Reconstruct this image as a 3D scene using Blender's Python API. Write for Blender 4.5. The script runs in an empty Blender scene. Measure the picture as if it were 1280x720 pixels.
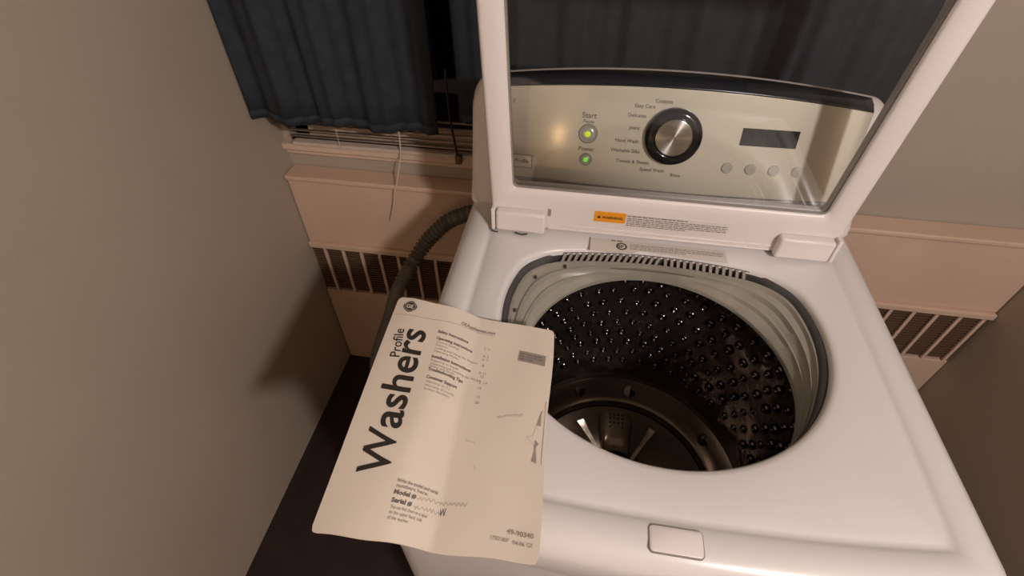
import bpy, bmesh, math, random
from mathutils import Vector, Matrix
random.seed(4)
SC = bpy.context.scene
COL = SC.collection
# ---------------------------------------------------------------- camera
YAW, PITCH, ROLL = math.radians(8.687), math.radians(45.21), math.radians(0.19)
cam_d = bpy.data.cameras.new('camera'); cam = bpy.data.objects.new('camera', cam_d); COL.objects.link(cam)
cam_d.sensor_fit = 'HORIZONTAL'; cam_d.sensor_width = 36.0; cam_d.lens = 36.0 * 629.65 / 1280.0
cam_d.clip_start = 0.02
fwd = Vector((-math.sin(YAW) * math.cos(PITCH), math.cos(YAW) * math.cos(PITCH), -math.sin(PITCH)))
rgt = Vector((math.cos(YAW), math.sin(YAW), 0)); upv = rgt.cross(fwd)
r2 = rgt * math.cos(ROLL) + upv * math.sin(ROLL); u2 = upv * math.cos(ROLL) - rgt * math.sin(ROLL)
m = Matrix((r2, u2, -fwd)).transposed().to_4x4(); m.translation = Vector((0.200, -0.1974, 1.5146))
cam.matrix_world = m
SC.camera = cam
# ---------------------------------------------------------------- world, lights, exposure
w = bpy.data.worlds.new('night_room'); SC.world = w; w.use_nodes = True
bg = w.node_tree.nodes['Background']; bg.inputs[0].default_value = (0.56, 0.40, 0.27, 1); bg.inputs[1].default_value = 0.35
def lamp(name, kind, loc, col, power, size, aim=None):
    d = bpy.data.lights.new(name, kind); d.color = col; d.energy = power
    if kind == 'AREA': d.shape = 'DISK'; d.size = size
    else: d.shadow_soft_size = size
    o = bpy.data.objects.new(name, d); COL.objects.link(o); o.location = loc
    if aim: o.rotation_euler = (Vector(aim) - Vector(loc)).to_track_quat('-Z', 'Y').to_euler()
    return o
lamp('ceiling_light', 'POINT', (1.08, -0.98, 2.12), (1.0, 0.92, 0.90), 86, 0.06)
lamp('table_lamp_light', 'POINT', (-0.17, -1.55, 1.20), (1.0, 0.60, 0.28), 6, 0.035)
SC.view_settings.view_transform = 'Standard'; SC.view_settings.look = 'None'
SC.view_settings.exposure = 0.0; SC.view_settings.gamma = 1.0; SC.view_settings.use_curve_mapping = False

# ---------------------------------------------------------------- materials
def mat(name, col, rough=0.5, metal=0.0, var=0.06, scale=30, bump=0.0, bscale=200, emit=None, estr=0, coat=0, aniso=0, spec=0.5, col2=None):
    m = bpy.data.materials.new(name); m.use_nodes = True
    nt = m.node_tree; b = nt.nodes['Principled BSDF']
    b.inputs['Roughness'].default_value = rough; b.inputs['Metallic'].default_value = metal
    b.inputs['Coat Weight'].default_value = coat; b.inputs['Specular IOR Level'].default_value = spec
    tc = nt.nodes.new('ShaderNodeTexCoord')
    n = nt.nodes.new('ShaderNodeTexNoise'); n.inputs['Scale'].default_value = scale; n.inputs['Detail'].default_value = 4
    nt.links.new(tc.outputs['Object'], n.inputs['Vector'])
    r = nt.nodes.new('ShaderNodeValToRGB'); c = Vector(col)
    c2 = Vector(col2) if col2 else c * (1 + var)
    r.color_ramp.elements[0].position = 0.3; r.color_ramp.elements[1].position = 0.7
    r.color_ramp.elements[0].color = (*(c * (1 - var)), 1); r.color_ramp.elements[1].color = (*c2, 1)
    nt.links.new(n.outputs['Fac'], r.inputs['Fac']); nt.links.new(r.outputs['Color'], b.inputs['Base Color'])
    if bump:
        n2 = nt.nodes.new('ShaderNodeTexNoise'); n2.inputs['Scale'].default_value = bscale; n2.inputs['Detail'].default_value = 3
        nt.links.new(tc.outputs['Object'], n2.inputs['Vector'])
        bp = nt.nodes.new('ShaderNodeBump'); bp.inputs['Strength'].default_value = 1.0; bp.inputs['Distance'].default_value = bump
        nt.links.new(n2.outputs['Fac'], bp.inputs['Height']); nt.links.new(bp.outputs['Normal'], b.inputs['Normal'])
    if emit:
        b.inputs['Emission Color'].default_value = (*emit, 1); b.inputs['Emission Strength'].default_value = estr
    if aniso:
        b.inputs['Anisotropic'].default_value = aniso; b.inputs['Anisotropic Rotation'].default_value = 0.25
        t = nt.nodes.new('ShaderNodeTangent'); t.direction_type = 'RADIAL'; t.axis = 'Z'
        nt.links.new(t.outputs[0], b.inputs['Tangent'])
    return m
M = {}
M['enamel'] = mat('white_enamel', (0.70, 0.665, 0.65), 0.28, var=0.02, scale=6, coat=0.3)
M['plastic'] = mat('white_plastic', (0.72, 0.665, 0.64), 0.35, var=0.02, scale=9)
M['groove'] = mat('grey_seam', (0.27, 0.24, 0.22), 0.7)
M['dirt'] = mat('dark_grime', (0.05, 0.045, 0.04), 0.8)
M['face'] = mat('champagne_panel', (0.74, 0.68, 0.56), 0.42, metal=0.20, coat=0.7, var=0.015, scale=12, bump=0.00003, bscale=900)
M['face'].node_tree.nodes['Principled BSDF'].inputs['Coat Roughness'].default_value = 0.13
M['accent'] = mat('grey_accent', (0.27, 0.25, 0.215), 0.4, metal=0.2)
M['topreflect'] = mat('dark_curtain_reflection', (0.020, 0.023, 0.030), 0.22)  # dark curtain reflection put into the base colour
M['gasket'] = mat('grey_rubber', (0.055, 0.05, 0.047), 0.55, var=0.15, scale=40)
M['tubring'] = mat('grey_tub_plastic', (0.29, 0.272, 0.225), 0.34, var=0.08, scale=25)
M['rib'] = mat('rib_plastic', (0.30, 0.27, 0.225), 0.4, var=0.1)
M['chrome'] = mat('chrome', (0.72, 0.68, 0.62), 0.14, metal=1.0, var=0.03)
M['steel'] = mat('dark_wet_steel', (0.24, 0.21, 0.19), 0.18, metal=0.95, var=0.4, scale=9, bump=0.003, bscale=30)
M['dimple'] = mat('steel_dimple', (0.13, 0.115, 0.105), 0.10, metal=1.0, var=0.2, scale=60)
M['hole'] = mat('drain_hole_black', (0.004, 0.004, 0.004), 0.6)
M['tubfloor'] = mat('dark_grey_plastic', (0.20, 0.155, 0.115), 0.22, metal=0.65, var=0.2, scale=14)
M['pad'] = mat('bronze_grey_pad', (0.34, 0.27, 0.19), 0.26, metal=0.5, var=0.15)
M['scoop'] = mat('light_grey_plastic', (0.62, 0.60, 0.56), 0.35)
M['black'] = mat('gloss_black', (0.012, 0.012, 0.012), 0.10)
M['spun'] = mat('spun_metal', (0.62, 0.58, 0.54), 0.22, metal=1.0, var=0.02, aniso=0.92)
M['btn'] = mat('silver_button', (0.60, 0.58, 0.52), 0.25, metal=0.25)
M['led_y'] = mat('led_yellow_green', (0.35, 0.5, 0.02), 0.4, emit=(0.55, 0.80, 0.02), estr=0.75)
M['led_g'] = mat('led_green', (0.1, 0.5, 0.02), 0.4, emit=(0.20, 0.80, 0.06), estr=0.7)
M['print'] = mat('grey_print', (0.17, 0.15, 0.13), 0.6)
M['badge'] = mat('silver_badge', (0.88, 0.80, 0.66), 0.3, metal=0.15)
M['orange'] = mat('orange_label', (0.83, 0.31, 0.015), 0.5, var=0.02)
M['label'] = mat('white_label', (0.70, 0.64, 0.60), 0.5, var=0.02)
M['dlabel'] = mat('sticker_white', (0.60, 0.55, 0.50), 0.5, var=0.02)
M['ink'] = mat('black_ink', (0.030, 0.022, 0.018), 0.55)
M['inkg'] = mat('grey_ink', (0.32, 0.27, 0.235), 0.6)
M['inkd'] = mat('faded_black_ink', (0.17, 0.14, 0.12), 0.6)
M['pencil'] = mat('pencil', (0.50, 0.43, 0.36), 0.6)
M['paper'] = mat('cream_paper', (0.74, 0.645, 0.545), 0.55, var=0.04, scale=9, bump=0.0004, bscale=25)
M['pages'] = mat('page_edges', (0.62, 0.53, 0.42), 0.7, var=0.1, scale=60)
M['curtain'] = mat('navy_curtain', (0.018, 0.024, 0.033), 0.85, var=0.25, scale=40, bump=0.0005, bscale=700)
M['blind'] = mat('blind_slat', (0.60, 0.49, 0.41), 0.5)
M['sill'] = mat('painted_sill', (0.66, 0.50, 0.39), 0.45, var=0.05)
M['convector'] = mat('cream_metal_paint', (0.64, 0.45, 0.335), 0.42, var=0.06, scale=5, bump=0.0006, bscale=18)
M['louver'] = mat('dark_louver', (0.13, 0.075, 0.045), 0.5)
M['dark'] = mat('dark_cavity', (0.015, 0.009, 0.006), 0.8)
M['wall'] = mat('taupe_wall_paint', (0.40, 0.335, 0.265), 0.75, var=0.04, scale=3, bump=0.0003, bscale=300)
M['floor'] = mat('dark_brown_floor', (0.022, 0.010, 0.008), 0.5, var=0.35, scale=20)
M['hose'] = mat('grey_brown_hose', (0.115, 0.098, 0.078), 0.45, var=0.1)
M['cord'] = mat('white_cord', (0.62, 0.52, 0.42), 0.6)
M['night'] = mat('night_pane', (0.006, 0.006, 0.010), 0.05)
g = bpy.data.materials.new('clear_glass'); g.use_nodes = True; nt = g.node_tree; nt.nodes.clear()
o_ = nt.nodes.new('ShaderNodeOutputMaterial'); mx = nt.nodes.new('ShaderNodeMixShader')
tr = nt.nodes.new('ShaderNodeBsdfTransparent'); tr.inputs[0].default_value = (0.97, 0.975, 0.97, 1)
gl = nt.nodes.new('ShaderNodeBsdfGlossy'); gl.inputs['Roughness'].default_value = 0.03
fr = nt.nodes.new('ShaderNodeFresnel'); fr.inputs[0].default_value = 1.5
nt.links.new(fr.outputs[0], mx.inputs[0]); nt.links.new(tr.outputs[0], mx.inputs[1]); nt.links.new(gl.outputs[0], mx.inputs[2])
nt.links.new(mx.outputs[0], o_.inputs[0]); M['glass'] = g

# ---------------------------------------------------------------- helpers
def tag(o, label=None, cat=None, group=None, kind=None):
    if label: o['label'] = label
    if cat: o['category'] = cat
    if group: o['group'] = group
    if kind: o['kind'] = kind
    return o
def empty(name, loc, label, cat):
    o = bpy.data.objects.new(name, None); COL.objects.link(o); o.location = loc; o.empty_display_size = 0.05
    bpy.context.view_layer.update()
    return tag(o, label, cat)
def wpos(o):
    p = Vector((0, 0, 0))
    while o: p += o.location; o = o.parent
    return p
def obj(name, bm, material, parent=None, smooth=True, bevel=0.0, seg=2, sharp=35, loc=None, matrix=None, solid=0.0):
    """bm is in world coordinates (or in `matrix` local ones)."""
    me = bpy.data.meshes.new(name)
    if isinstance(bm, tuple): me.from_pydata(bm[0], [], bm[1])
    else: bm.to_mesh(me); bm.free()
    me.materials.append(material)
    o = bpy.data.objects.new(name, me); COL.objects.link(o)
    if matrix is not None:
        o.matrix_basis = matrix
    if parent:
        o.parent = parent; o.matrix_parent_inverse = Matrix.Identity(4)
        pw = PW[parent.name]
        o.matrix_basis = pw.inverted() @ (matrix if matrix is not None else Matrix.Identity(4))
        PW[o.name] = matrix.copy() if matrix is not None else Matrix.Identity(4)
    else:
        PW[o.name] = matrix.copy() if matrix is not None else Matrix.Identity(4)
    if smooth:
        for p in me.polygons: p.use_smooth = True
        try: me.set_sharp_from_angle(angle=math.radians(sharp))
        except Exception: pass
    if solid:
        md = o.modifiers.new('solid', 'SOLIDIFY'); md.thickness = solid
    if bevel:
        md = o.modifiers.new('bevel', 'BEVEL'); md.width = bevel; md.segments = seg; md.limit_method = 'ANGLE'
    return o
PW = {}
def root(name, loc, label, cat):
    o = empty(name, loc, label, cat); PW[o.name] = Matrix.Translation(loc); return o
def box(bm, x0, x1, y0, y1, z0, z1, M4=None):
    r = bmesh.ops.create_cube(bm, size=1)
    for v in r['verts']:
        v.co = Vector(((x0 + x1) / 2 + v.co.x * (x1 - x0), (y0 + y1) / 2 + v.co.y * (y1 - y0), (z0 + z1) / 2 + v.co.z * (z1 - z0)))
        if M4 is not None: v.co = M4 @ v.co
    return bm
def bx(*a, **k): return box(bmesh.new(), *a, **k)
def tube(pts, rad, n=12, cap=True):
    """pts list of Vectors, rad float or list"""
    pts = [Vector(p) for p in pts]; V = []; F = []
    up = Vector((0.3, 0.2, 1)).normalized(); prev = None
    for i, p in enumerate(pts):
        t = (pts[min(i + 1, len(pts) - 1)] - pts[max(i - 1, 0)]).normalized()
        if prev is None: a = t.cross(up).normalized()
        else: a = (prev - t * prev.dot(t)).normalized()
        prev = a; b = t.cross(a); r = rad[i] if isinstance(rad, (list, tuple)) else rad
        for k in range(n):
            an = 2 * math.pi * k / n; V.append(p + a * math.cos(an) * r + b * math.sin(an) * r)
    for i in range(len(pts) - 1):
        for k in range(n):
            F.append((i * n + k, i * n + (k + 1) % n, (i + 1) * n + (k + 1) % n, (i + 1) * n + k))
    if cap: F.append(tuple(range(n))[::-1]); F.append(tuple(range((len(pts) - 1) * n, len(pts) * n)))
    return ([tuple(v) for v in V], F)
def spline(pts, n):
    pts = [Vector(p) for p in pts]; out = []
    P = [pts[0]] + pts + [pts[-1]]
    for i in range(len(pts) - 1):
        a, b, c, d = P[i:i + 4]
        for k in range(n):
            t = k / n
            out.append(0.5 * ((2 * b) + (c - a) * t + (2 * a - 5 * b + 4 * c - d) * t * t + (3 * b - a - 3 * c + d) * t ** 3))
    out.append(pts[-1]); return out
def loft(loops, close_first=False, close_last=False):
    n = len(loops[0]); V = [tuple(p) for l in loops for p in l]; F = []
    for i in range(len(loops) - 1):
        for k in range(n):
            F.append((i * n + k, (i + 1) * n + k, (i + 1) * n + (k + 1) % n, i * n + (k + 1) % n))
    if close_first: F.append(tuple(range(n)))
    if close_last: F.append(tuple(range((len(loops) - 1) * n, len(loops) * n))[::-1])
    return (V, F)
def lathe(cx, cy, prof, n=64, closed_end=False):
    loops = [[(cx + r * math.cos(2 * math.pi * k / n), cy + r * math.sin(2 * math.pi * k / n), z) for k in range(n)] for r, z in prof]
    V, F = loft(loops); F = [f[::-1] for f in F]
    if closed_end: F.append(tuple(range((len(loops) - 1) * n, len(loops) * n)))
    return (V, F)
def text_geo(s, size, offset=0.0, align='LEFT', spacing=1.0):
    cu = bpy.data.curves.new('t', 'FONT'); cu.body = s; cu.size = size; cu.offset = offset; cu.align_x = align
    cu.space_character = spacing; cu.resolution_u = 6 if size > 0.02 else 3
    o = bpy.data.objects.new('t', cu); COL.objects.link(o); bpy.context.view_layer.update()
    me = bpy.data.meshes.new_from_object(o.evaluated_get(bpy.context.evaluated_depsgraph_get()))
    V = [tuple(v.co) for v in me.vertices]; F = [tuple(p.vertices) for p in me.polygons]
    bpy.data.objects.remove(o); bpy.data.curves.remove(cu); bpy.data.meshes.remove(me)
    return V, F
def join(parts):
    V = []; F = []
    for v, f in parts:
        n = len(V); V += list(v); F += [tuple(i + n for i in q) for q in f]
    return V, F
def mapped(geo, fn, cut=0.0):
    V, F = geo
    if cut:
        bm = bmesh.new(); vs = [bm.verts.new(v) for v in V]
        for f in F:
            try: bm.faces.new([vs[i] for i in f])
            except ValueError: pass
        for ax in (0, 1):
            lo = min(v.co[ax] for v in bm.verts); hi = max(v.co[ax] for v in bm.verts); c = lo + cut
            while c < hi:
                no = [0, 0, 0]; no[ax] = 1; co = [0, 0, 0]; co[ax] = c
                bmesh.ops.bisect_plane(bm, geom=bm.verts[:] + bm.edges[:] + bm.faces[:], plane_co=co, plane_no=no); c += cut
        bm.verts.index_update(); V = [tuple(v.co) for v in bm.verts]; F = [tuple(v.index for v in f.verts) for f in bm.faces]; bm.free()
    return [tuple(fn(*v)) for v in V], F
def text_lines(rows, x0, y0, x1, h, lh, seed=1):
    """rows of tiny unreadable print: word-length dashes"""
    rnd = random.Random(seed); V = []; F = []
    for i in range(rows):
        x = x0; y = y0 - i * lh; end = x1 if i < rows - 1 else x0 + (x1 - x0) * 0.6
        while x < end:
            wl = min(rnd.uniform(1.5, 6) * h, end - x); n = len(V)
            V += [(x, y, 0), (x + wl, y, 0), (x + wl, y + h, 0), (x, y + h, 0)]; F.append((n, n + 1, n + 2, n + 3)); x += wl + h * 0.8
    return V, F

# ---------------------------------------------------------------- room
WL, WR, YB = -0.57, 1.30, 0.90
def struct(name, bm, m_, **k): return tag(obj(name, bm, m_, **k), kind='structure')
struct('floor', bx(WL - .1, WR + .1, -2.6, YB + .1, -0.05, 0), M['floor'], smooth=False)
struct('wall_left', bx(WL - .1, WL, -2.6, YB + .1, 0, 2.5), M['wall'], smooth=False)
struct('wall_right', bx(WR, WR + .1, -2.6, YB + .1, 0, 2.5), M['wall'], smooth=False)
WX0, WX1, WZ0, WZ1 = -0.55, 0.74, 0.856, 2.0       # window opening
bm = bmesh.new(); box(bm, WL, WR, YB, YB + .1, 0, WZ0); box(bm, WL, WR, YB, YB + .1, WZ1, 2.5)
box(bm, WL, WX0, YB, YB + .1, WZ0, WZ1); box(bm, WX1, WR, YB, YB + .1, WZ0, WZ1)
struct('wall_back', bm, M['wall'], smooth=False)
# window
wf = bmesh.new(); box(wf, WX0, WX0 + .04, YB + .03, YB + .07, WZ0, WZ1); box(wf, WX1 - .04, WX1, YB + .03, YB + .07, WZ0, WZ1)
box(wf, WX0, WX1, YB + .03, YB + .07, WZ0, WZ0 + .04); box(wf, WX0, WX1, YB + .03, YB + .07, WZ1 - .04, WZ1); box(wf, .08, .12, YB + .03, YB + .07, WZ0, WZ1)
win = struct('window_1', wf, M['sill'], smooth=False, bevel=.002)
obj('pane', bx(WX0 + .04, .08, YB + .047, YB + .053, WZ0 + .04, WZ1 - .04), M['night'], win, smooth=False)
obj('pane', bx(.12, WX1 - .04, YB + .047, YB + .053, WZ0 + .04, WZ1 - .04), M['night'], win, smooth=False)
sm = bmesh.new(); box(sm, WL + .002, WX1 + .04, YB - .026, YB + .03, WZ0 - .018, WZ0); box(sm, WL + .002, WX1 + .03, YB - .012, YB, WZ0 - .036, WZ0 - .018)
struct('trim_1', sm, M['sill'], bevel=.003)

# mini blind behind the curtain
bl = root('window_blind', (0.09, .878, .858), 'cream horizontal mini blind showing under the navy curtain', 'blind')
obj('bottom_rail', bx(WX0 + .02, WX1 - .02, .868, .890, .8575, .868), M['blind'], bl, bevel=.002)
T = Matrix.Translation((0, 0, 0))
for i in range(5):
    z = .881 + i * .0165
    s = ([], []); V = []; F = []
    for k in range(5):
        y = -0.011 + k * .0055; zz = .0018 * (1 - ((k - 2) / 2) ** 2) - y * 0.30
        V += [(WX0 + .02, .879 + y, z + zz), (WX1 - .02, .879 + y, z + zz)]
    for k in range(4): F.append((2 * k, 2 * k + 1, 2 * k + 3, 2 * k + 2))
    obj('slat', (V, F), M['blind'], bl, solid=.0006)
for x in (-.40, .09, .60): obj('ladder_cord', tube([(x, .866, .862), (x, .866, 1.08)], .0008, 6), M['cord'], bl)
obj('tilt_wand', tube([(-.108, .858, 1.08), (-.106, .858, .96), (-.096, .857, .875)], .0028, 8), M['black'], bl)
obj('end_clip', bx(-.102, -.086, .852, .868, .852, .874), M['louver'], bl, bevel=.002)
obj('pull_cord', tube(spline([(-.238, .864, 1.05), (-.238, .864, .93), (-.243, .862, .86), (-.255, .838, .795), (-.262, .833, .775), (-.275, .833, .72), (-.292, .834, .672)], 6), .0017, 8), M['cord'], bl)

# convector cover under the window
cv = root('convector_cover', (.36, .87, 0), 'cream metal convector heater cover with a louvred grille below the window', 'heater')
CX0, CX1 = WL + .003, WR - .003
obj('top_panel', bx(CX0, CX1, .838, .899, .768, .782), M['convector'], cv, bevel=.004, seg=3)
obj('front_panel', bx(CX0, CX1, .848, .862, .556, .767), M['convector'], cv, bevel=.002)
obj('grille_lip', bx(CX0, CX1, .836, .862, .536, .556), M['convector'], cv, bevel=.004)
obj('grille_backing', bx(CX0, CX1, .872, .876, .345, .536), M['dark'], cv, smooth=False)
obj('lower_panel', bx(CX0, CX1, .845, .862, .001, .352), M['convector'], cv, bevel=.003)
bm = bmesh.new(); z = .360
while z < .532: box(bm, CX0, CX1, .850, .866, z, z + .0035); z += .0098
tag(obj('grille_louvers', bm, M['louver'], cv, smooth=False), kind='stuff')
x = -.525
while x < CX1:
    obj('grille_bar', bx(x - .0045, x + .0045, .843, .850, .353, .535), M['convector'], cv, bevel=.001); x += .0565

# curtains
def curtain(name, x0, x1, y0, zb, fold, ph, label):
    nx = int((x1 - x0) / .006); nz = 14; V = []; F = []
    for j in range(nz + 1):
        for i in range(nx + 1):
            x = x0 + (x1 - x0) * i / nx; t = j / nz; z = zb + (1.95 - zb) * t
            a = fold * (.8 + .2 * math.sin(7 * x)) * math.sin(x * 2 * math.pi / .105 + ph + .8 * math.sin(x * 9)) + .004 * math.sin(x * 2 * math.pi / .041 + z * 1.5)
            V.append((x + .004 * math.sin(z * 4 + x * 20), y0 + a * (1 - .3 * t), z + (.004 * math.sin(x * 31) if j == 0 else 0)))
    for j in range(nz):
        for i in range(nx):
            a = j * (nx + 1) + i; F.append((a, a + 1, a + nx + 2, a + nx + 1))
    r = root(name, ((x0 + x1) / 2, y0, zb), label, 'curtain')
    c = obj('cloth', (V, F), M['curtain'], r, solid=.0015, sharp=80)
    h = obj('hem', ([(v[0], v[1] - .0012, v[2] + d) for d in (0, .02) for v in V[:nx + 1]], [(i, i + 1, nx + 2 + i, nx + 1 + i) for i in range(nx)]), M['curtain'], r, solid=.001, sharp=80)
    return r
curtain('curtain', WL + .012, -.122, .800, .957, .013, 1.1, 'navy curtain panel hanging left of the washer above the convector')
curtain('curtain', -.078, .76, .815, .985, .011, .2, 'wide navy curtain panel hanging behind the washer console')

# ---------------------------------------------------------------- drain hose
hp = spline([(.055, .765, .775), (-.03, .780, .772), (-.106, .785, .733), (-.143, .775, .701), (-.178, .76, .662), (-.217, .72, .604), (-.247, .68, .548), (-.262, .64, .494), (-.284, .60, .431), (-.296, .57, .378), (-.303, .53, .27), (-.31, .50, .16), (-.30, .46, .06), (-.26, .40, .020)], 26)
L = 0; rr = []; prev = hp[0]
for p in hp:
    L += (p - prev).length; prev = p
    rr.append(.0178 + (.0032 * math.sin(L * 2 * math.pi / .0118) if L < .40 else .0006 * math.sin(L * 2 * math.pi / .0118)))
hr = root('drain_hose', (-.26, .40, 0), 'grey corrugated drain hose arching behind the left side of the washer', 'hose')
obj('hose_tube', tube(hp, rr, 20), M['hose'], hr, sharp=80)
obj('hose_cuff', tube([hp[0], hp[0] + (hp[1] - hp[0]).normalized() * .03], .0225, 20), M['hose'], hr)

# ---------------------------------------------------------------- washing machine
W = root('washing_machine', (.343, .34, 0), 'white top-load washing machine with its glass lid raised', 'washing machine')
CX, CY = .343, .29
def sstep(a, b, x): t = min(max((x - a) / (b - a), 0), 1); return t * t * (3 - 2 * t)
def sd_outer(x, y):
    fy = -.022 * (1 - ((x - .343) / .343) ** 2) if abs(x - .343) < .343 else 0
    cy = (fy + .70) / 2; hy = (.70 - fy) / 2; r = .035
    qx = abs(x - .343) - (.343 - r); qy = abs(y - cy) - (hy - r)
    return math.hypot(max(qx, 0), max(qy, 0)) + min(max(qx, qy), 0) - r
def smax(a, b, k=.04):
    h = max(k - abs(a - b), 0) / k; return max(a, b) + h * h * k * .25
def sd_hole(x, y):
    return smax(math.hypot(x - .343, y - .333) - .237, y - (.479 - .62 * (x - .343) ** 2))
NA = 224
ANG = [2 * math.pi * k / NA for k in range(NA)]
def ring(sd, off, z, cx=CX, cy=CY):
    out = []
    for a in ANG:
        lo, hi = 0, .9; ca, sa = math.cos(a), math.sin(a)
        for _ in range(26):
            mid = (lo + hi) / 2
            if sd(cx + ca * mid, cy + sa * mid) < off: lo = mid
            else: hi = mid
        out.append((cx + ca * lo, cy + sa * lo, z))
    return out
# cabinet
obj('cabinet', loft([ring(sd_outer, -.006, .02), ring(sd_outer, -.006, .878), ring(sd_outer, -.02, .880)], True, False), M['enamel'], W)
for sx in (.05, .636):
    for sy in (.06, .64): obj('foot', tube([(sx, sy, 0), (sx, sy, .03)], .022, 16), M['dirt'], W)
# deck
dl = [ring(sd_outer, o, z) for o, z in ((-.012, .882), (-.001, .882), (0, .887), (0, .922), (-.002, .932), (-.008, .943), (-.018, .950), (-.030, .953), (-.046, .953), (-.051, .9505), (-.055, .9485), (-.060, .9495), (-.066, .9515))]
dl += [ring(sd_hole, o, z) for o, z in ((.022, .9500), (.010, .9490), (.004, .9475), (.001, .944), (0, .936))]
V, F = loft(dl); obj('deck', (V, F), M['enamel'], W, sharp=60)
def yh(x):
    lo, hi = .30, .55
    for _ in range(26):
        mid = (lo + hi) / 2
        if sd_hole(x, mid) < 0: lo = mid
        else: hi = mid
    return lo
def gfade(p):
    return sstep(.13, .25, p[1]) * (1 - sstep(.44, .455, p[1]))
def gring(o, z):
    A, Bq = ring(sd_hole, .0005, z), ring(sd_hole, o, z)
    return [(a[0] + (b[0] - a[0]) * gfade(b), a[1] + (b[1] - a[1]) * gfade(b), z) for a, b in zip(A, Bq)]
obj('opening_gasket', loft([gring(o, z) for o, z in ((.0005, .9365), (-.003, .9385), (-.006, .9365), (-.009, .9325), (-.010, .922))]), M['gasket'], W, sharp=60)
# grey tub cover from the opening down to the basket mouth
BX, BY, BR = .343, .271, .197
def sd_b(x, y): return math.hypot(x - BX, y - BY) - BR
def mix(a, b, t, z): return [(p[0] + (q[0] - p[0]) * t, p[1] + (q[1] - p[1]) * t, z) for p, q in zip(a, b)]
def front_fade(off):
    A, Bq = ring(sd_hole, .0005, 0), ring(sd_hole, off, 0)
    return [tuple(Vector(a).lerp(Vector(b), sstep(.13, .25, b[1]))) for a, b in zip(A, Bq)]
h0 = front_fade(-.0095); b0 = ring(sd_b, 0, 0)
prof = [(0, .930), (.08, .930), (.13, .9235), (.30, .9215), (.34, .9245), (.39, .9245), (.44, .9165), (.60, .9115), (.64, .9135), (.69, .913), (.74, .9065), (.95, .901), (1, .898), (1, .892)]
obj('tub_cover', loft([mix(h0, b0, t, z) for t, z in prof]), M['tubring'], W, sharp=40)
for a, t in ((2.35, .2), (2.6, .22), (2.95, .2), (3.3, .2)):
    k = int(a / (2 * math.pi) * NA); p, q = h0[k], b0[k]
    obj('cover_screw', tube([(p[0] + (q[0] - p[0]) * t, p[1] + (q[1] - p[1]) * t, .9225), (p[0] + (q[0] - p[0]) * t, p[1] + (q[1] - p[1]) * t, .9265)], .0028, 10), M['dirt'], W)
# ribbed dispenser grille at the back of the opening
xs = [.188 + .310 * k / 30 for k in range(31)]
V = []; F = []
for x in xs: V += [(x, yh(x) + .0005, .941), (x, yh(x) - .0005, .915)]
for k in range(30): F.append((2 * k, 2 * k + 1, 2 * k + 3, 2 * k + 2))
gr = obj('dispenser_grille', (V, F), M['dirt'], W, solid=.001)
for i in range(29):
    x = .190 + i * .0106; y = yh(x) - .001; lean = .007 if i < 16 else -.003
    V = [(x - lean, y - .010, .921), (x + .0048 - lean, y - .010, .921), (x + .0048, y - .003, .9405), (x, y - .003, .9405),
         (x - lean, y, .919), (x + .0048 - lean, y, .919), (x + .0048, y, .9405), (x, y, .9405)]
    F = [(0, 1, 2, 3), (5, 4, 7, 6), (4, 0, 3, 7), (1, 5, 6, 2), (3, 2, 6, 7), (4, 5, 1, 0)]
    obj('rib', (V, F), M['rib'], gr, smooth=False)
obj('chrome_rail', tube([(x, yh(x) - .0125, .9185) for x in xs], .0019, 8), M['chrome'], gr)
# basket
bprof = [(.1975, .897), (.199, .893), (.206, .889), (.222, .880), (.233, .862), (.237, .84), (.238, .70), (.238, .58), (.236, .552), (.233, .543), (.2345, .541), (.229, .536), (.216, .522), (.205, .508), (.197, .5035), (.194, .5045), (.1925, .499), (.190, .494)]
from mathutils import noise
wl_ = []
for z_, r_ in [(.897, .1975), (.893, .199), (.889, .206), (.880, .222), (.862, .233)] + [(.850 - .0145 * q, .238) for q in range(20)] + [(.558, .2375), (.552, .236)]:
    lp_ = []
    for k in range(180):
        a = 2 * math.pi * k / 180; f = 1 if .56 < z_ < .86 else 0
        rr_ = r_ + f * .0042 * noise.noise(Vector((math.cos(a) * 5.5, math.sin(a) * 5.5, z_ * 15)))
        lp_.append((BX + rr_ * math.cos(a), BY + rr_ * math.sin(a), z_))
    wl_.append(lp_)
V, F = loft(wl_); F = [f[::-1] for f in F]
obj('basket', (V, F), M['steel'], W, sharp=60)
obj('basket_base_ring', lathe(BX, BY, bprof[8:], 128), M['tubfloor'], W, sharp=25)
obj('base_ring_rim', tube([(BX + .2345 * math.cos(a), BY + .2345 * math.sin(a), .5425) for a in [2 * math.pi * k / 96 for k in range(97)]], .0016, 8, False), M['chrome'], W)
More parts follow.
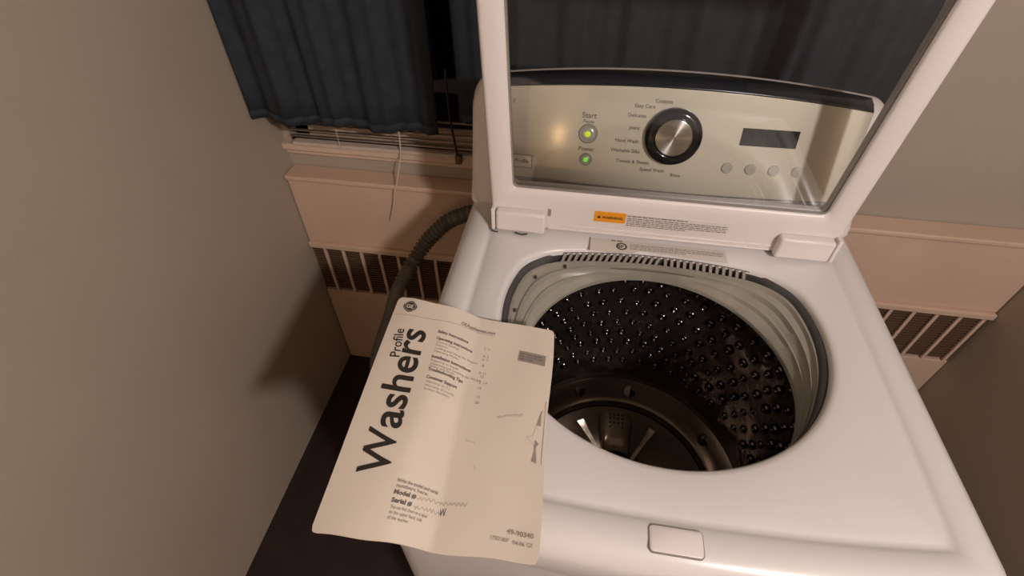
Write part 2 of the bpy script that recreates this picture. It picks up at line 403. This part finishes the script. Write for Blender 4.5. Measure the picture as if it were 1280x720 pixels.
# dimples of the drum wall, too small to pick apart
parts = []
def dome(R, th, z, r, h):
    n = 10; V = []; F = []; c = Vector((math.cos(th), math.sin(th), 0)); t = Vector((-math.sin(th), math.cos(th), 0)); o = Vector((BX, BY, z)) + c * R
    prof = [(1.0, 0.0), (.82, .75), (.58, 1.0), (.40, .72), (.28, .05)]
    for a_, b_ in prof:
        for k in range(n):
            an = 2 * math.pi * k / n; V.append(tuple(o + t * (a_ * r * math.cos(an)) + Vector((0, 0, a_ * r * math.sin(an))) - c * (b_ * h)))
    for i in range(len(prof) - 1):
        for k in range(n): F.append((i * n + k, (i + 1) * n + k, (i + 1) * n + (k + 1) % n, i * n + (k + 1) % n))
    F.append(tuple(range((len(prof) - 1) * n, len(prof) * n))[::-1])
    return V, F
for row in range(9):
    z = .858 - row * .031
    for c in range(44):
        th = 2 * math.pi * (c + .5 * (row % 2)) / 44 + random.uniform(-.012, .012)
        parts.append(dome(.2375 if z < .85 else .2335, th, z + random.uniform(-.003, .003), .0085 * random.uniform(.8, 1.15), .0045))
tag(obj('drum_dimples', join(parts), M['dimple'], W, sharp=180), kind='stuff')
for k in range(12):
    a = math.radians(82.5 + 31.0 * k) if k < 11 else math.radians(82.5 + 31.0 * 11)
    if k == 11: continue
    c = Vector((math.cos(a), math.sin(a), 0)); t = Vector((-math.sin(a), math.cos(a), 0)); o = Vector((BX, BY, .522)) + c * .217
    # half-round scoop set into the sloping ring
    V = []; F = []; n = 12; nrm = Vector((-c.x * .66, -c.y * .66, .75)); up = (c * .75 + Vector((0, 0, .66)))
    for j in range(n + 1):
        an = math.pi * j / n - math.pi / 2; V.append(tuple(o + nrm * .0015 + t * (-math.cos(an) * .013 * (-1)) + up * (math.sin(an) * .013)))
    V.append(tuple(o - nrm * .006 + up * .010)); V.append(tuple(o - nrm * .006 - up * .010))
    F.append(tuple(range(n + 1)))
    sc = obj('scoop', (V[:n + 1], F), M['scoop' if k == 0 else 'tubfloor'], W, solid=.001)
    V2 = [tuple(o + nrm * .0012 - t * (math.cos(math.pi * j / n - math.pi / 2) * .013) + up * (math.sin(math.pi * j / n - math.pi / 2) * .013)) for j in range(n + 1)]
    obj('scoop_hole', (V2, [tuple(range(n + 1))]), M['hole'], W, solid=.0006)
# impeller
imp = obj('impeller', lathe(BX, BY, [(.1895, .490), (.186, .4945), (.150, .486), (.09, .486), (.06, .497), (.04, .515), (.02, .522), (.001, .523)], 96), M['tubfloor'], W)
for k in range(6):
    a = math.radians(59.5 + 60.5 * k) if k < 2 else math.radians(59.5 + 60 * k)
    c = Vector((math.cos(a), math.sin(a), 0)); t = Vector((-math.sin(a), math.cos(a), 0)); o = Vector((BX, BY, 0))
    V = []
    for r, hw, z in ((.165, .0085, .493), (.158, .0085, .503), (.12, .0055, .507), (.05, .0040, .512)):
        V += [tuple(o + c * r - t * hw + Vector((0, 0, z))), tuple(o + c * r + t * hw + Vector((0, 0, z))), tuple(o + c * r - t * (hw + .002) + Vector((0, 0, .486))), tuple(o + c * r + t * (hw + .002) + Vector((0, 0, .486)))]
    F = [(0, 1, 3, 2)]
    for i in range(3):
        q = 4 * i; F += [(q, q + 4, q + 5, q + 1), (q, q + 2, q + 6, q + 4), (q + 1, q + 5, q + 7, q + 3)]
    obj('fin', (V, F), M['chrome'], imp, bevel=.001, sharp=30)
for k in range(3):
    a0 = math.radians(90 + 120 * k); n = 14; V = []; F = []
    rs = ((.178, .488, .03), (.172, .499, .0), (.15, .505, 0), (.11, .507, 0), (.07, .508, 0))
    for r, z, _ in rs:
        hw = .036 if r > .12 else .030
        for j in range(n + 1):
            s = (j / n - .5) * 2; zz = z - (.012 * abs(s) ** 4); an = a0 + s * hw / max(r, .08)
            V.append((BX + r * math.cos(an), BY + r * math.sin(an), zz))
    for i in range(len(rs) - 1):
        for j in range(n): q = i * (n + 1) + j; F.append((q, q + n + 1, q + n + 2, q + 1))
    obj('vane_pad', (V, F), M['pad'], imp, solid=.002)
    bm = []
    for rr_ in range(5):
        for cc in range(4):
            r = .160 - rr_ * .011; s = (cc - 1.5) * .009; c = Vector((math.cos(a0), math.sin(a0), 0)); t = Vector((-math.sin(a0), math.cos(a0), 0))
            p = Vector((BX, BY, 0)) + c * r + t * s; zz = .5045 if r > .15 else .5075
            bm.append(tube([(p.x, p.y, zz - .002), (p.x, p.y, zz + .0005)], .0026, 8))
    tag(obj('vane_holes', join(bm), M['hole'], imp, smooth=False), kind='stuff')

# front latch recess in the deck lip
def rrect(x0, x1, y0, y1, r, z, n=5):
    out = []
    for cx, cy, a0 in ((x1 - r, y1 - r, 0), (x0 + r, y1 - r, 90), (x0 + r, y0 + r, 180), (x1 - r, y0 + r, 270)):
        for k in range(n + 1):
            a = math.radians(a0 + 90 * k / n); out.append((cx + r * math.cos(a), cy + r * math.sin(a), z))
    return out
lp = obj('latch_cover', loft([rrect(.3155, .3705, -.003, .0235, .004, .9490), rrect(.3155, .3705, -.003, .0235, .004, .9545), rrect(.3165, .3695, -.002, .0225, .0035, .9552)], False, True), M['plastic'], W)
obj('latch_seam', loft([rrect(.3144, .3716, -.0040, .0246, .005, .9495), rrect(.3144, .3716, -.0040, .0246, .005, .9537), rrect(.3150, .3710, -.003, .0239, .004, .9537)]), M['groove'], W)

# ---- console
KS = .28
NF = math.hypot(1, KS)
def yf(z): return .575 + (z - .98) * KS
def ztop(x): return 1.145 + .027 * (1 - ((x - .343) / .343) ** 2)
def bow(x): return .018 * ((x - .343) / .343) ** 2 - .005
def face_m(x, z, h=0.0):
    Y = Vector((0, KS, 1)) / NF; X = Vector((1, .036 * (x - .343) / .343 ** 2, 0)); X = (X - Y * X.dot(Y)).normalized(); Z = X.cross(Y)
    mm = Matrix((X, Y, Z)).transposed().to_4x4(); mm.translation = Vector((x, yf(z) + bow(x), z)) + Z * h; return mm
secs = []
NX = 60
for i in range(NX + 1):
    u = i / NX; x = .343 - .3425 * math.cos(math.pi * u)
    d = min(x, .686 - x) - .0005; e = max(0, 1 - d / .034); k = 1 - math.sqrt(max(0, 1 - e * e))
    zt = ztop(x) - .040 * k; fy = .018 * k
    pr = [(.560, .946), (.562, .958), (.570, .972), (yf(.98), .980), (yf(.993), .993), (yf(1.06), 1.06), (yf(1.12), 1.12), (yf(zt - .006), zt - .006), (yf(zt) + .003, zt), (yf(zt) + .012, zt + .006), (.660, zt + .0095), (.667, zt + .010), (.682, zt + .004), (.690, zt - .012), (.698, 1.05), (.699, .946)]
    secs.append([(x, min(y + (bow(x) if y < .65 else 0) + fy * (1 if y < .65 else -.5), .699), z) for y, z in pr])
V, F = loft(secs, True, True); con = obj('console', (V, F), M['plastic'], W, sharp=50)
def strip(x0, x1, fa, n=40, name='', mt=None, th=.001, parent=None, sharp=35):
    V = []; F = []; m_ = None
    for i in range(n + 1):
        x = x0 + (x1 - x0) * i / n; pr = fa(x); m_ = len(pr); V += [(x, y + bow(x), z) for y, z in pr]
    for i in range(n):
        for j in range(m_ - 1): q = i * m_ + j; F.append((q, q + m_, q + m_ + 1, q + 1))
    return obj(name, (V, F), mt, parent or con, solid=th, sharp=sharp)
strip(.040, .646, lambda x: [(yf(z) - .0008, z) for z in [1.008 + (ztop(x) - 1.010) * q for q in (0, .004, .02, .1, .3, .5, .7, .9, .98, .996, 1)]], name='face_panel', mt=M['face'])
strip(.040, .646, lambda x: [(yf(z) - .0006, z) for z in (.9965, 1.0072)], name='accent_strip', mt=M['accent'])
strip(.040, .646, lambda x: [(yf(ztop(x)) - .0006, ztop(x) - .0015), (yf(ztop(x)) + .0026, ztop(x) + .001), (yf(ztop(x)) + .0118, ztop(x) + .0068), (.6585 - bow(x), ztop(x) + .0103)], name='top_reflection_strip', mt=M['topreflect'], sharp=60)  # console top coloured as if mirroring the dark curtain
def disc_prof(prof, n=48):
    loops = [[(r * math.cos(2 * math.pi * k / n), r * math.sin(2 * math.pi * k / n), z) for k in range(n)] for r, z in prof]
    V, F = loft(loops); F = [f[::-1] for f in F]; F.append(tuple(range((len(loops) - 1) * n, len(loops) * n))); return V, F
# dial
DZ = 1.099
obj('dial_ring', disc_prof([(.046, 0), (.0465, .004), (.0455, .009), (.041, .013), (.034, .014), (.0305, .0125), (.0300, .0120)], 72), M['black'], con, matrix=face_m(.347, DZ, .0005))
obj('dial_cap', disc_prof([(.0298, .010), (.0296, .0140), (.0290, .0148), (.0280, .0148), (.015, .0148), (.0005, .0148)], 72), M['spun'], con, matrix=face_m(.347, DZ, .0008), sharp=60)
def button(name, x, z, r, led, mt):
    obj(name, disc_prof([(r, 0), (r * 1.0, .002), (r * .93, .0035), (r * .86, .0030), (r * .80, .0018), (r * .74, .0026), (r * .5, .0034), (r * .3, .0036)], 40), M['btn'], con, matrix=face_m(x, z, .0003))
    obj(name + '_rim', disc_prof([(r * 1.10, 0), (r * 1.10, .0012), (r * 1.0, .0012)], 40), M['accent'], con, matrix=face_m(x, z, .0002))
    obj(name + '_light', disc_prof([(led, .0034), (led, .0042), (led * .7, .0047), (led * .1, .0049)], 24), mt, con, matrix=face_m(x, z, .0003))
button('start_button', .2075, 1.0915, .0148, .0048, M['led_y'])
button('power_button', .2085, 1.0495, .0098, .0040, M['led_g'])
for k in range(4): obj('option_button', disc_prof([(.009, 0), (.009, .002), (.008, .003), (.001, .0033)], 32), M['btn'], con, matrix=face_m(.445 + k * .038, 1.055, .0003))
obj('display_window', bx(-.045, .045, -.014, .014, 0, .0012), M['black'], con, matrix=face_m(.50, 1.105, .0004), bevel=.001)
def ftext(name, s, x, z, size, offset=.0, align='CENTER', mt=None):
    return obj(name, text_geo(s, size, offset, align), mt or M['print'], con, smooth=False, matrix=face_m(x, z, .0011))
ftext('start_lettering', 'Start', .2065, 1.1165, .0125, .0002)
ftext('pause_lettering', 'Pause', .2065, 1.1085, .0080, .0001)
ftext('power_lettering', 'Power', .2075, 1.0635, .0100, .0001)
for s, x, z in (('Cottons', .323, 1.1480), ('Easy Care', .2945, 1.1390), ('Delicates', .284, 1.1240), ('Jeans', .283, 1.1050), ('Hand Wash', .2735, 1.0835), ('Washable Silks', .2735, 1.0675), ('Towels & Sheets', .2885, 1.0505), ('Speed Wash', .323, 1.0395), ('Rinse', .3635, 1.0340)):
    ftext('cycle_lettering', s, x, z, .0082, .00012)
ftext('panel_mark', 'g', .0775, 1.130, .010, 0)
obj('badge_frame', bx(-.0188, .0188, -.0118, .0118, 0, .0012), M['accent'], con, matrix=face_m(.0965, 1.0345, .0004), bevel=.0004)
bd = obj('name_badge', bx(-.0175, .0175, -.0105, .0105, 0, .0018), M['badge'], con, matrix=face_m(.0965, 1.0345, .0004), bevel=.0008)
obj('badge_lettering', text_geo('Profile', .0095, .0001, 'CENTER'), M['print'], con, smooth=False, matrix=face_m(.0965, 1.0320, .0030))

# ---- lid, open, standing upright
def lidring(x0b, x1b, x0t, x1t, zb, zt, r, y, n=6):
    out = []
    for cx, cz, a0 in ((x1t - r, zt - r, 0), (x0t + r, zt - r, 90), (x0b + r, zb + r, 180), (x1b - r, zb + r, 270)):
        for k in range(n + 1):
            a = math.radians(a0 + 90 * k / n); out.append((cx + r * math.cos(a), y, cz + r * math.sin(a)))
    return out
LB, LT = .9545, 1.425
O = lambda ins, y, r=.014: lidring(.057 + ins, .629 - ins, .040 + ins, .646 - ins, LB + ins, LT - ins, r, y)
I = lambda ins, y, r=.009: lidring(.0925 - ins, .5935 + ins, .0775 - ins, .6085 + ins, 1.034 - ins, 1.388 + ins, r, y)
loops = [O(0, .536), O(0, .510), O(.003, .506), O(.007, .505), I(.014, .505, .014), I(.009, .507, .012), I(.004, .5085), I(0, .512), I(0, .533), I(.006, .536), O(0, .536)]
V, F = loft(loops); lid = obj('lid', (V, F), M['plastic'], W, sharp=50)
obj('glass_pane', (lambda a, b: loft([a, b], True, True))(I(.003, .518), I(.003, .522)), M['glass'], lid, smooth=False)
sl = [I(.0005, .5115), I(-.0018, .5115), I(-.0018, .5165), I(.0005, .5165), I(.0005, .5115)]
obj('glass_seal', loft(sl), M['groove'], lid)
for sgn in (0, 1):
    f = (lambda a: a) if sgn == 0 else (lambda a: .686 - a)
    x0, x1 = sorted((f(.066), f(.152))); e0, e1 = sorted((f(.0575), f(.0645)))
    obj('hinge_cover', bx(x0, x1, .488, .507, .9560, .9965), M['plastic'], lid, bevel=.005, seg=3)
    obj('hinge_end', bx(e0, e1, .490, .512, .9550, 1.000), M['plastic'], lid, bevel=.0025, seg=3)
for z in (.9585, .9665): obj('lid_ridge', bx(.156, .530, .5025, .506, z, z + .0035), M['plastic'], lid, bevel=.0012)
obj('lid_vent', bx(.1545, .1600, .5042, .506, .986, 1.000), M['groove'], lid, smooth=False)
obj('hinge_grime', tube(spline([(.057, .492, .957), (.060, .489, .9535), (.070, .4885, .9530)], 4), .0012, 6), M['dirt'], lid)
obj('hinge_grime', tube(spline([(.100, .489, .9545), (.112, .4875, .9530), (.122, .4885, .9545)], 4), .0014, 6), M['dirt'], lid)
obj('warning_label', bx(.2335, .2855, .5040, .5052, .9845, 1.0055), M['orange'], lid, bevel=.0003)
obj('warning_lettering', mapped(join([text_geo('WARNING', .0072, .0002), ([(-.0085, 0, 0), (-.0015, 0, 0), (-.005, .0062, 0)], [(0, 1, 2)])]), lambda x, y, z: (.2465 + x, .5037, .9920 + y)), M['ink'], lid, smooth=False)
obj('warning_notice', bx(.2865, .455, .5042, .5052, .9755, 1.0045), M['label'], lid, smooth=False)
obj('notice_lettering', mapped(join([text_lines(1, .2885, 1.0005, .452, .0020, .004, 3), text_lines(5, .2885, .9960, .452, .0016, .0036, 5)]), lambda x, y, z: (x, .5038, y)), M['inkd'], lid, smooth=False)
# sticker on the deck behind the opening
V = [(.2325, .467), (.300, .466), (.316, .4765), (.46, .468), (.46, .500), (.2325, .500)]
obj('deck_sticker', ([(x, y, .9506) for x, y in V] + [(x, y, .9516) for x, y in V], [(0, 1, 2, 3, 4, 5)[::-1], (6, 7, 8, 9, 10, 11)] + [(i, (i + 1) % 6, 6 + (i + 1) % 6, 6 + i) for i in range(6)]), M['dlabel'], W, smooth=False)
obj('sticker_edge', bx(.2315, .2328, .466, .501, .9506, .9520), M['groove'], W, smooth=False)
def annulus(cx, cy, r0, r1, n=24, sx=1):
    V = []; F = []
    for k in range(n): a = 2 * math.pi * k / n; V += [(cx + sx * r0 * math.cos(a), cy + r0 * math.sin(a), 0), (cx + sx * r1 * math.cos(a), cy + r1 * math.sin(a), 0)]
    for k in range(n): q = 2 * k; p_ = (2 * k + 2) % (2 * n); F.append((q, q + 1, p_ + 1, p_))
    return V, F
obj('sticker_emblem', mapped(join([annulus(.2860, .4835, .0066, .0094), text_geo('SP', .0105, .0003)][:1] + [mapped(text_geo('SP', .0105, .0003), lambda x, y, z: (x + .2795, y + .4797, 0))]), lambda x, y, z: (x, y, .9519)), M['ink'], W, smooth=False)
obj('sticker_lettering', mapped(join([text_lines(1, .268, .4955, .300, .0030, .004, 8), text_lines(4, .300, .4900, .455, .0015, .0038, 9)]), lambda x, y, z: (x, y, .9519)), M['inkd'], W, smooth=False)

# ---------------------------------------------------------------- owner's manual on the washer
TL, TR, BR_, BL = Vector((-.043, .286)), Vector((.190, .265)), Vector((.202, -.038)), Vector((-.032, -.046))
def sstep(a, b, x): t = min(max((x - a) / (b - a), 0), 1); return t * t * (3 - 2 * t)
def crease(s):
    if s < .30: return 0.0
    if s < .38: return (s - .30) ** 2 / .16 * (1 / .19)
    return min(1.0, .04 / .19 + (s - .38) / .19)
def paper(s, t, h=0.0):
    P = (1 - t) * ((1 - s) * TL + s * TR) + t * ((1 - s) * BL + s * BR_)
    z = .9630 + .0150 * (1 - crease(s)) - .0045 * max(0, 1 - s / .2) ** 2 + .0015 * math.sin(3.1 * t + 1.2) * (1 - s) + .004 * max(0, s - .54) / .4 + .0007 * math.sin(14 * s + 5 * t) + .003 * max(0, s - .9) * 10 * max(0, t - .55)
    return Vector((P.x + .0014 * math.sin(9 * t) * s, P.y + .0010 * math.sin(17 * s + .6), z + h))
def book_sheet(h0, h1, sc=1.0, rc=.022):
    ns, ntt = 60, 44; V = []; F = []
    def pt(i, j, h):
        s, t = i / ns, j / ntt
        # rounded worn corners
        cx = min(max(s, rc), 1 - rc); cy = min(max(t, rc), 1 - rc); dx, dy = s - cx, t - cy; d = math.hypot(dx, dy)
        if dx and dy:
            k = rc / d if d > rc else 1; s, t = cx + dx * k, cy + dy * k
        s = .5 + (s - .5) * sc; t = .5 + (t - .5) * sc
        return tuple(paper(s, t, h))
    for h in (h0, h1):
        for j in range(ntt + 1):
            for i in range(ns + 1): V.append(pt(i, j, h))
    N = (ns + 1) * (ntt + 1)
    for j in range(ntt):
        for i in range(ns):
            a = j * (ns + 1) + i; F.append((a, a + 1, a + ns + 2, a + ns + 1)); b = a + N; F.append((b + ns + 1, b + ns + 2, b + 1, b))
    per = [i for i in range(ns)] + [ns + j * (ns + 1) for j in range(ntt)] + [ntt * (ns + 1) + i for i in range(ns, 0, -1)] + [j * (ns + 1) for j in range(ntt, 0, -1)]
    for k in range(len(per)): a, b = per[k], per[(k + 1) % len(per)]; F.append((b, a, a + N, b + N))
    return V, F
B = root('instruction_manual', (.08, .12, .953), 'cream washer instruction manual lying over the left front of the washer', 'booklet')
obj('cover', book_sheet(-.0007, 0), M['paper'], B, sharp=60)
obj('pages', book_sheet(-.0055, -.0009, .994), M['pages'], B, sharp=60)
Wp, Hp = .234, .325
HH = .0005
def onpage(s0, t0, dirx=(1, 0)):
    """local text x,y (metres) -> page; dirx is the reading direction in (s,t) metres."""
    ux, uy = dirx; l = math.hypot(ux, uy); ux /= l; uy /= l
    def fn(x, y, z):
        X = x * ux + y * uy; Y = x * uy - y * ux     # text-up is 90 deg counter-clockwise of reading direction
        return paper(s0 + X / Wp, t0 + Y / Hp, HH)
    return fn
def ptext(name, s, s0, t0, size, d=(1, 0), off=.0, mt='inkd', cut=.008, sp=1.0, width=None):
    geo = text_geo(s, size, off, 'LEFT', sp)
    if width:
        wv = max(v[0] for v in geo[0]); k = width / wv; geo = ([(v[0] * k, v[1], v[2]) for v in geo[0]], geo[1])
    return obj(name, mapped(geo, onpage(s0, t0, d), cut), M[mt], B, smooth=False)
def dvec(a, b): return ((b[0] - a[0]) * Wp, (b[1] - a[1]) * Hp)
d = dvec((.270, .795), (.243, .164)); LT_ = math.hypot(*d)
ga, gb = text_geo('W', .0545, .0005), text_geo('ashers', .0545, .0009)
ka = .268 * LT_ / max(v[0] for v in ga[0]); kb = .728 * LT_ / max(v[0] for v in gb[0])
title = join([([(v[0] * ka, v[1] * .97, 0) for v in ga[0]], ga[1]), ([(v[0] * kb + .272 * LT_, v[1], 0) for v in gb[0]], gb[1])])
obj('title_lettering', mapped(title, onpage(.270, .795, d), .006), M['ink'], B, smooth=False)
d = dvec((.138, .323), (.110, .178)); ptext('subtitle_lettering', 'Profile', .138, .323, .0195, d, .0002, 'ink', .006, width=math.hypot(*d))
# round monogram
def disc2(r, n=32): return [(r * (1 + .05 * math.cos(4 * 2 * math.pi * k / n)) * math.cos(2 * math.pi * k / n), r * (1 + .05 * math.cos(4 * 2 * math.pi * k / n)) * math.sin(2 * math.pi * k / n), 0) for k in range(n)] + [(0, 0, 0)], [(k, (k + 1) % n, n) for k in range(n)]
obj('monogram_disc', mapped(disc2(.0100), onpage(.097, .050)), M['ink'], B, smooth=False)
HH = .0008
obj('monogram_lettering', mapped(join([annulus(0, 0, .0078, .0084), mapped(text_geo('GE', .0095, .0003), lambda x, y, z: (x * .95 - .0060, y - .0034, 0))]), onpage(.097, .050)), M['paper'], B, smooth=False)
HH = .0005
def pline(name, pts, wd, mt='inkg'):
    V = []; F = []
    for (a, b) in zip(pts[:-1], pts[1:]):
        n = 8; dx, dy = (b[0] - a[0]) * Wp, (b[1] - a[1]) * Hp; l = math.hypot(dx, dy) or 1; nx, ny = -dy / l * wd / 2, dx / l * wd / 2
        for k in range(n):
            q = len(V)
            for tt in (k / n, (k + 1) / n):
                for sg in (1, -1): V.append(paper(a[0] + (b[0] - a[0]) * tt + sg * nx / Wp, a[1] + (b[1] - a[1]) * tt + sg * ny / Hp, HH))
            F.append((q, q + 1, q + 3, q + 2))
    return obj(name, ([tuple(v) for v in V], F), M[mt], B, smooth=False)
pline('header_rule', [(.01, .103), (.42, .088), (.64, .088)], .0006)
ptext('web_address', 'GEAppliances.com', .43, .081, .0080, (1, 0), .0001, 'inkd', .004, width=.050)
heads = [('Safety Instructions', .311, .160, .043), ('Operating Instructions', .313, .196, .050), ('Installation Instructions', .316, .292, .053), ('Troubleshooting Tips', .318, .356, .046), ('Consumer Support', .321, .393, .040)]
for s, a, b, wd in heads: ptext('contents_heading', s, a, b, .0066, (1, .05), .00022, 'inkd', .006, width=wd)
small = [('Control Settings', .317, .214), ('Features', .318, .230), ('Loading and Using the Washer', .319, .246), ('Operating Modes', .320, .262), ('Preparing to Install', .318, .310), ('Unpacking and Leveling the Washer', .319, .326), ('Water and Drain', .319, .340), ('Warranty (U.S.)', .324, .412), ('Warranty (Canada)', .325, .430), ('Service Numbers', .326, .446)]
for s, a, b in small: ptext('contents_line', s, a, b, .0048, (1, .05), 0, 'inkg', .008)
for s, a, b in (('2, 3', .590, .172), ('4, 5', .592, .212), ('6, 7', .592, .230), ('8', .600, .262), ('9-11', .590, .300), ('12', .600, .316), ('13, 14', .588, .345), ('15', .600, .372), ('16', .604, .412), ('20', .604, .440)): ptext('page_number', s, a, b, .0058, (1, .02), 0, 'inkg')
HH = .0004
V = []; F = []
obj('grey_block', mapped(([(0, 0, 0), (.037, 0, 0), (.037, -.0185, 0), (0, -.0185, 0)], [(0, 1, 2, 3)]), onpage(.800, .150, (1, .04)), .008), M['inkg'], B, smooth=False)
HH = .0007
obj('block_lettering', mapped(text_lines(3, .002, -.006, .034, .0020, .0046, 11), onpage(.800, .150, (1, .04))), M['inkd'], B, smooth=False)
HH = .0005
ptext('model_request', 'Write the model and serial', .322, .812, .0058, (1, .06), .00012, 'inkg', width=.044)
ptext('model_request', 'numbers here:', .324, .829, .0058, (1, .06), .00012, 'inkg')
ptext('model_field', 'Model #', .320, .852, .0068, (1, .05), .0003, 'inkd')
ptext('serial_field', 'Serial #', .320, .879, .0068, (1, .05), .0003, 'inkd')
for i, s in enumerate(('You can find them on a label', 'on the upper back side', 'of the washer.')): ptext('label_hint', s, .323, .899 + .017 * i, .0055, (1, .05), 0, 'inkg', width=(.038, .034, .022)[i])
rnd = random.Random(7)
def scrawl(s0, t0, s1, t1, n, amp, mt='pencil', wd=.0007):
    pts = []
    for k in range(n + 1):
        f = k / n; pts.append((s0 + (s1 - s0) * f + rnd.uniform(-.004, .004), t0 + (t1 - t0) * f + (amp if k % 2 else -amp) * rnd.uniform(.4, 1)))
    pline('handwriting', pts, wd, mt)
scrawl(.42, .852, .655, .836, 24, .009); scrawl(.42, .882, .545, .876, 14, .008); scrawl(.54, .872, .565, .868, 4, .016, 'inkd')
scrawl(.735, .492, .872, .466, 15, .008); scrawl(.60, .600, .65, .606, 5, .007); scrawl(.66, .70, .668, .71, 2, .006)
ptext('publication_number', '49-90340', .850, .918, .0075, (1, .03), .00015, 'inkg', width=.028)
ptext('publication_code', '175D1807', .778, .944, .0062, (1, .03), 0, 'inkg', width=.020)
ptext('publication_code', '04-06 GE', .880, .948, .0062, (1, .03), 0, 'inkg', width=.021)
pline('cover_tear', [(.985, .385), (.990, .52), (.985, .655)], .0006, 'inkg')
pline('cover_tear', [(.975, .430), (.935, .545), (.902, .555)], .0006, 'pencil'); pline('cover_tear', [(.905, .555), (.945, .585), (.955, .66)], .0006, 'pencil')
for tri in (((.968, .43), (.972, .50), (.950, .497)), ((.950, .56), (.968, .575), (.948, .60)), ((.955, .590), (.962, .655), (.935, .650))):
    obj('torn_spot', ([tuple(paper(a, b, .0006)) for a, b in tri], [(0, 1, 2)]), M['inkg'], B, smooth=False)
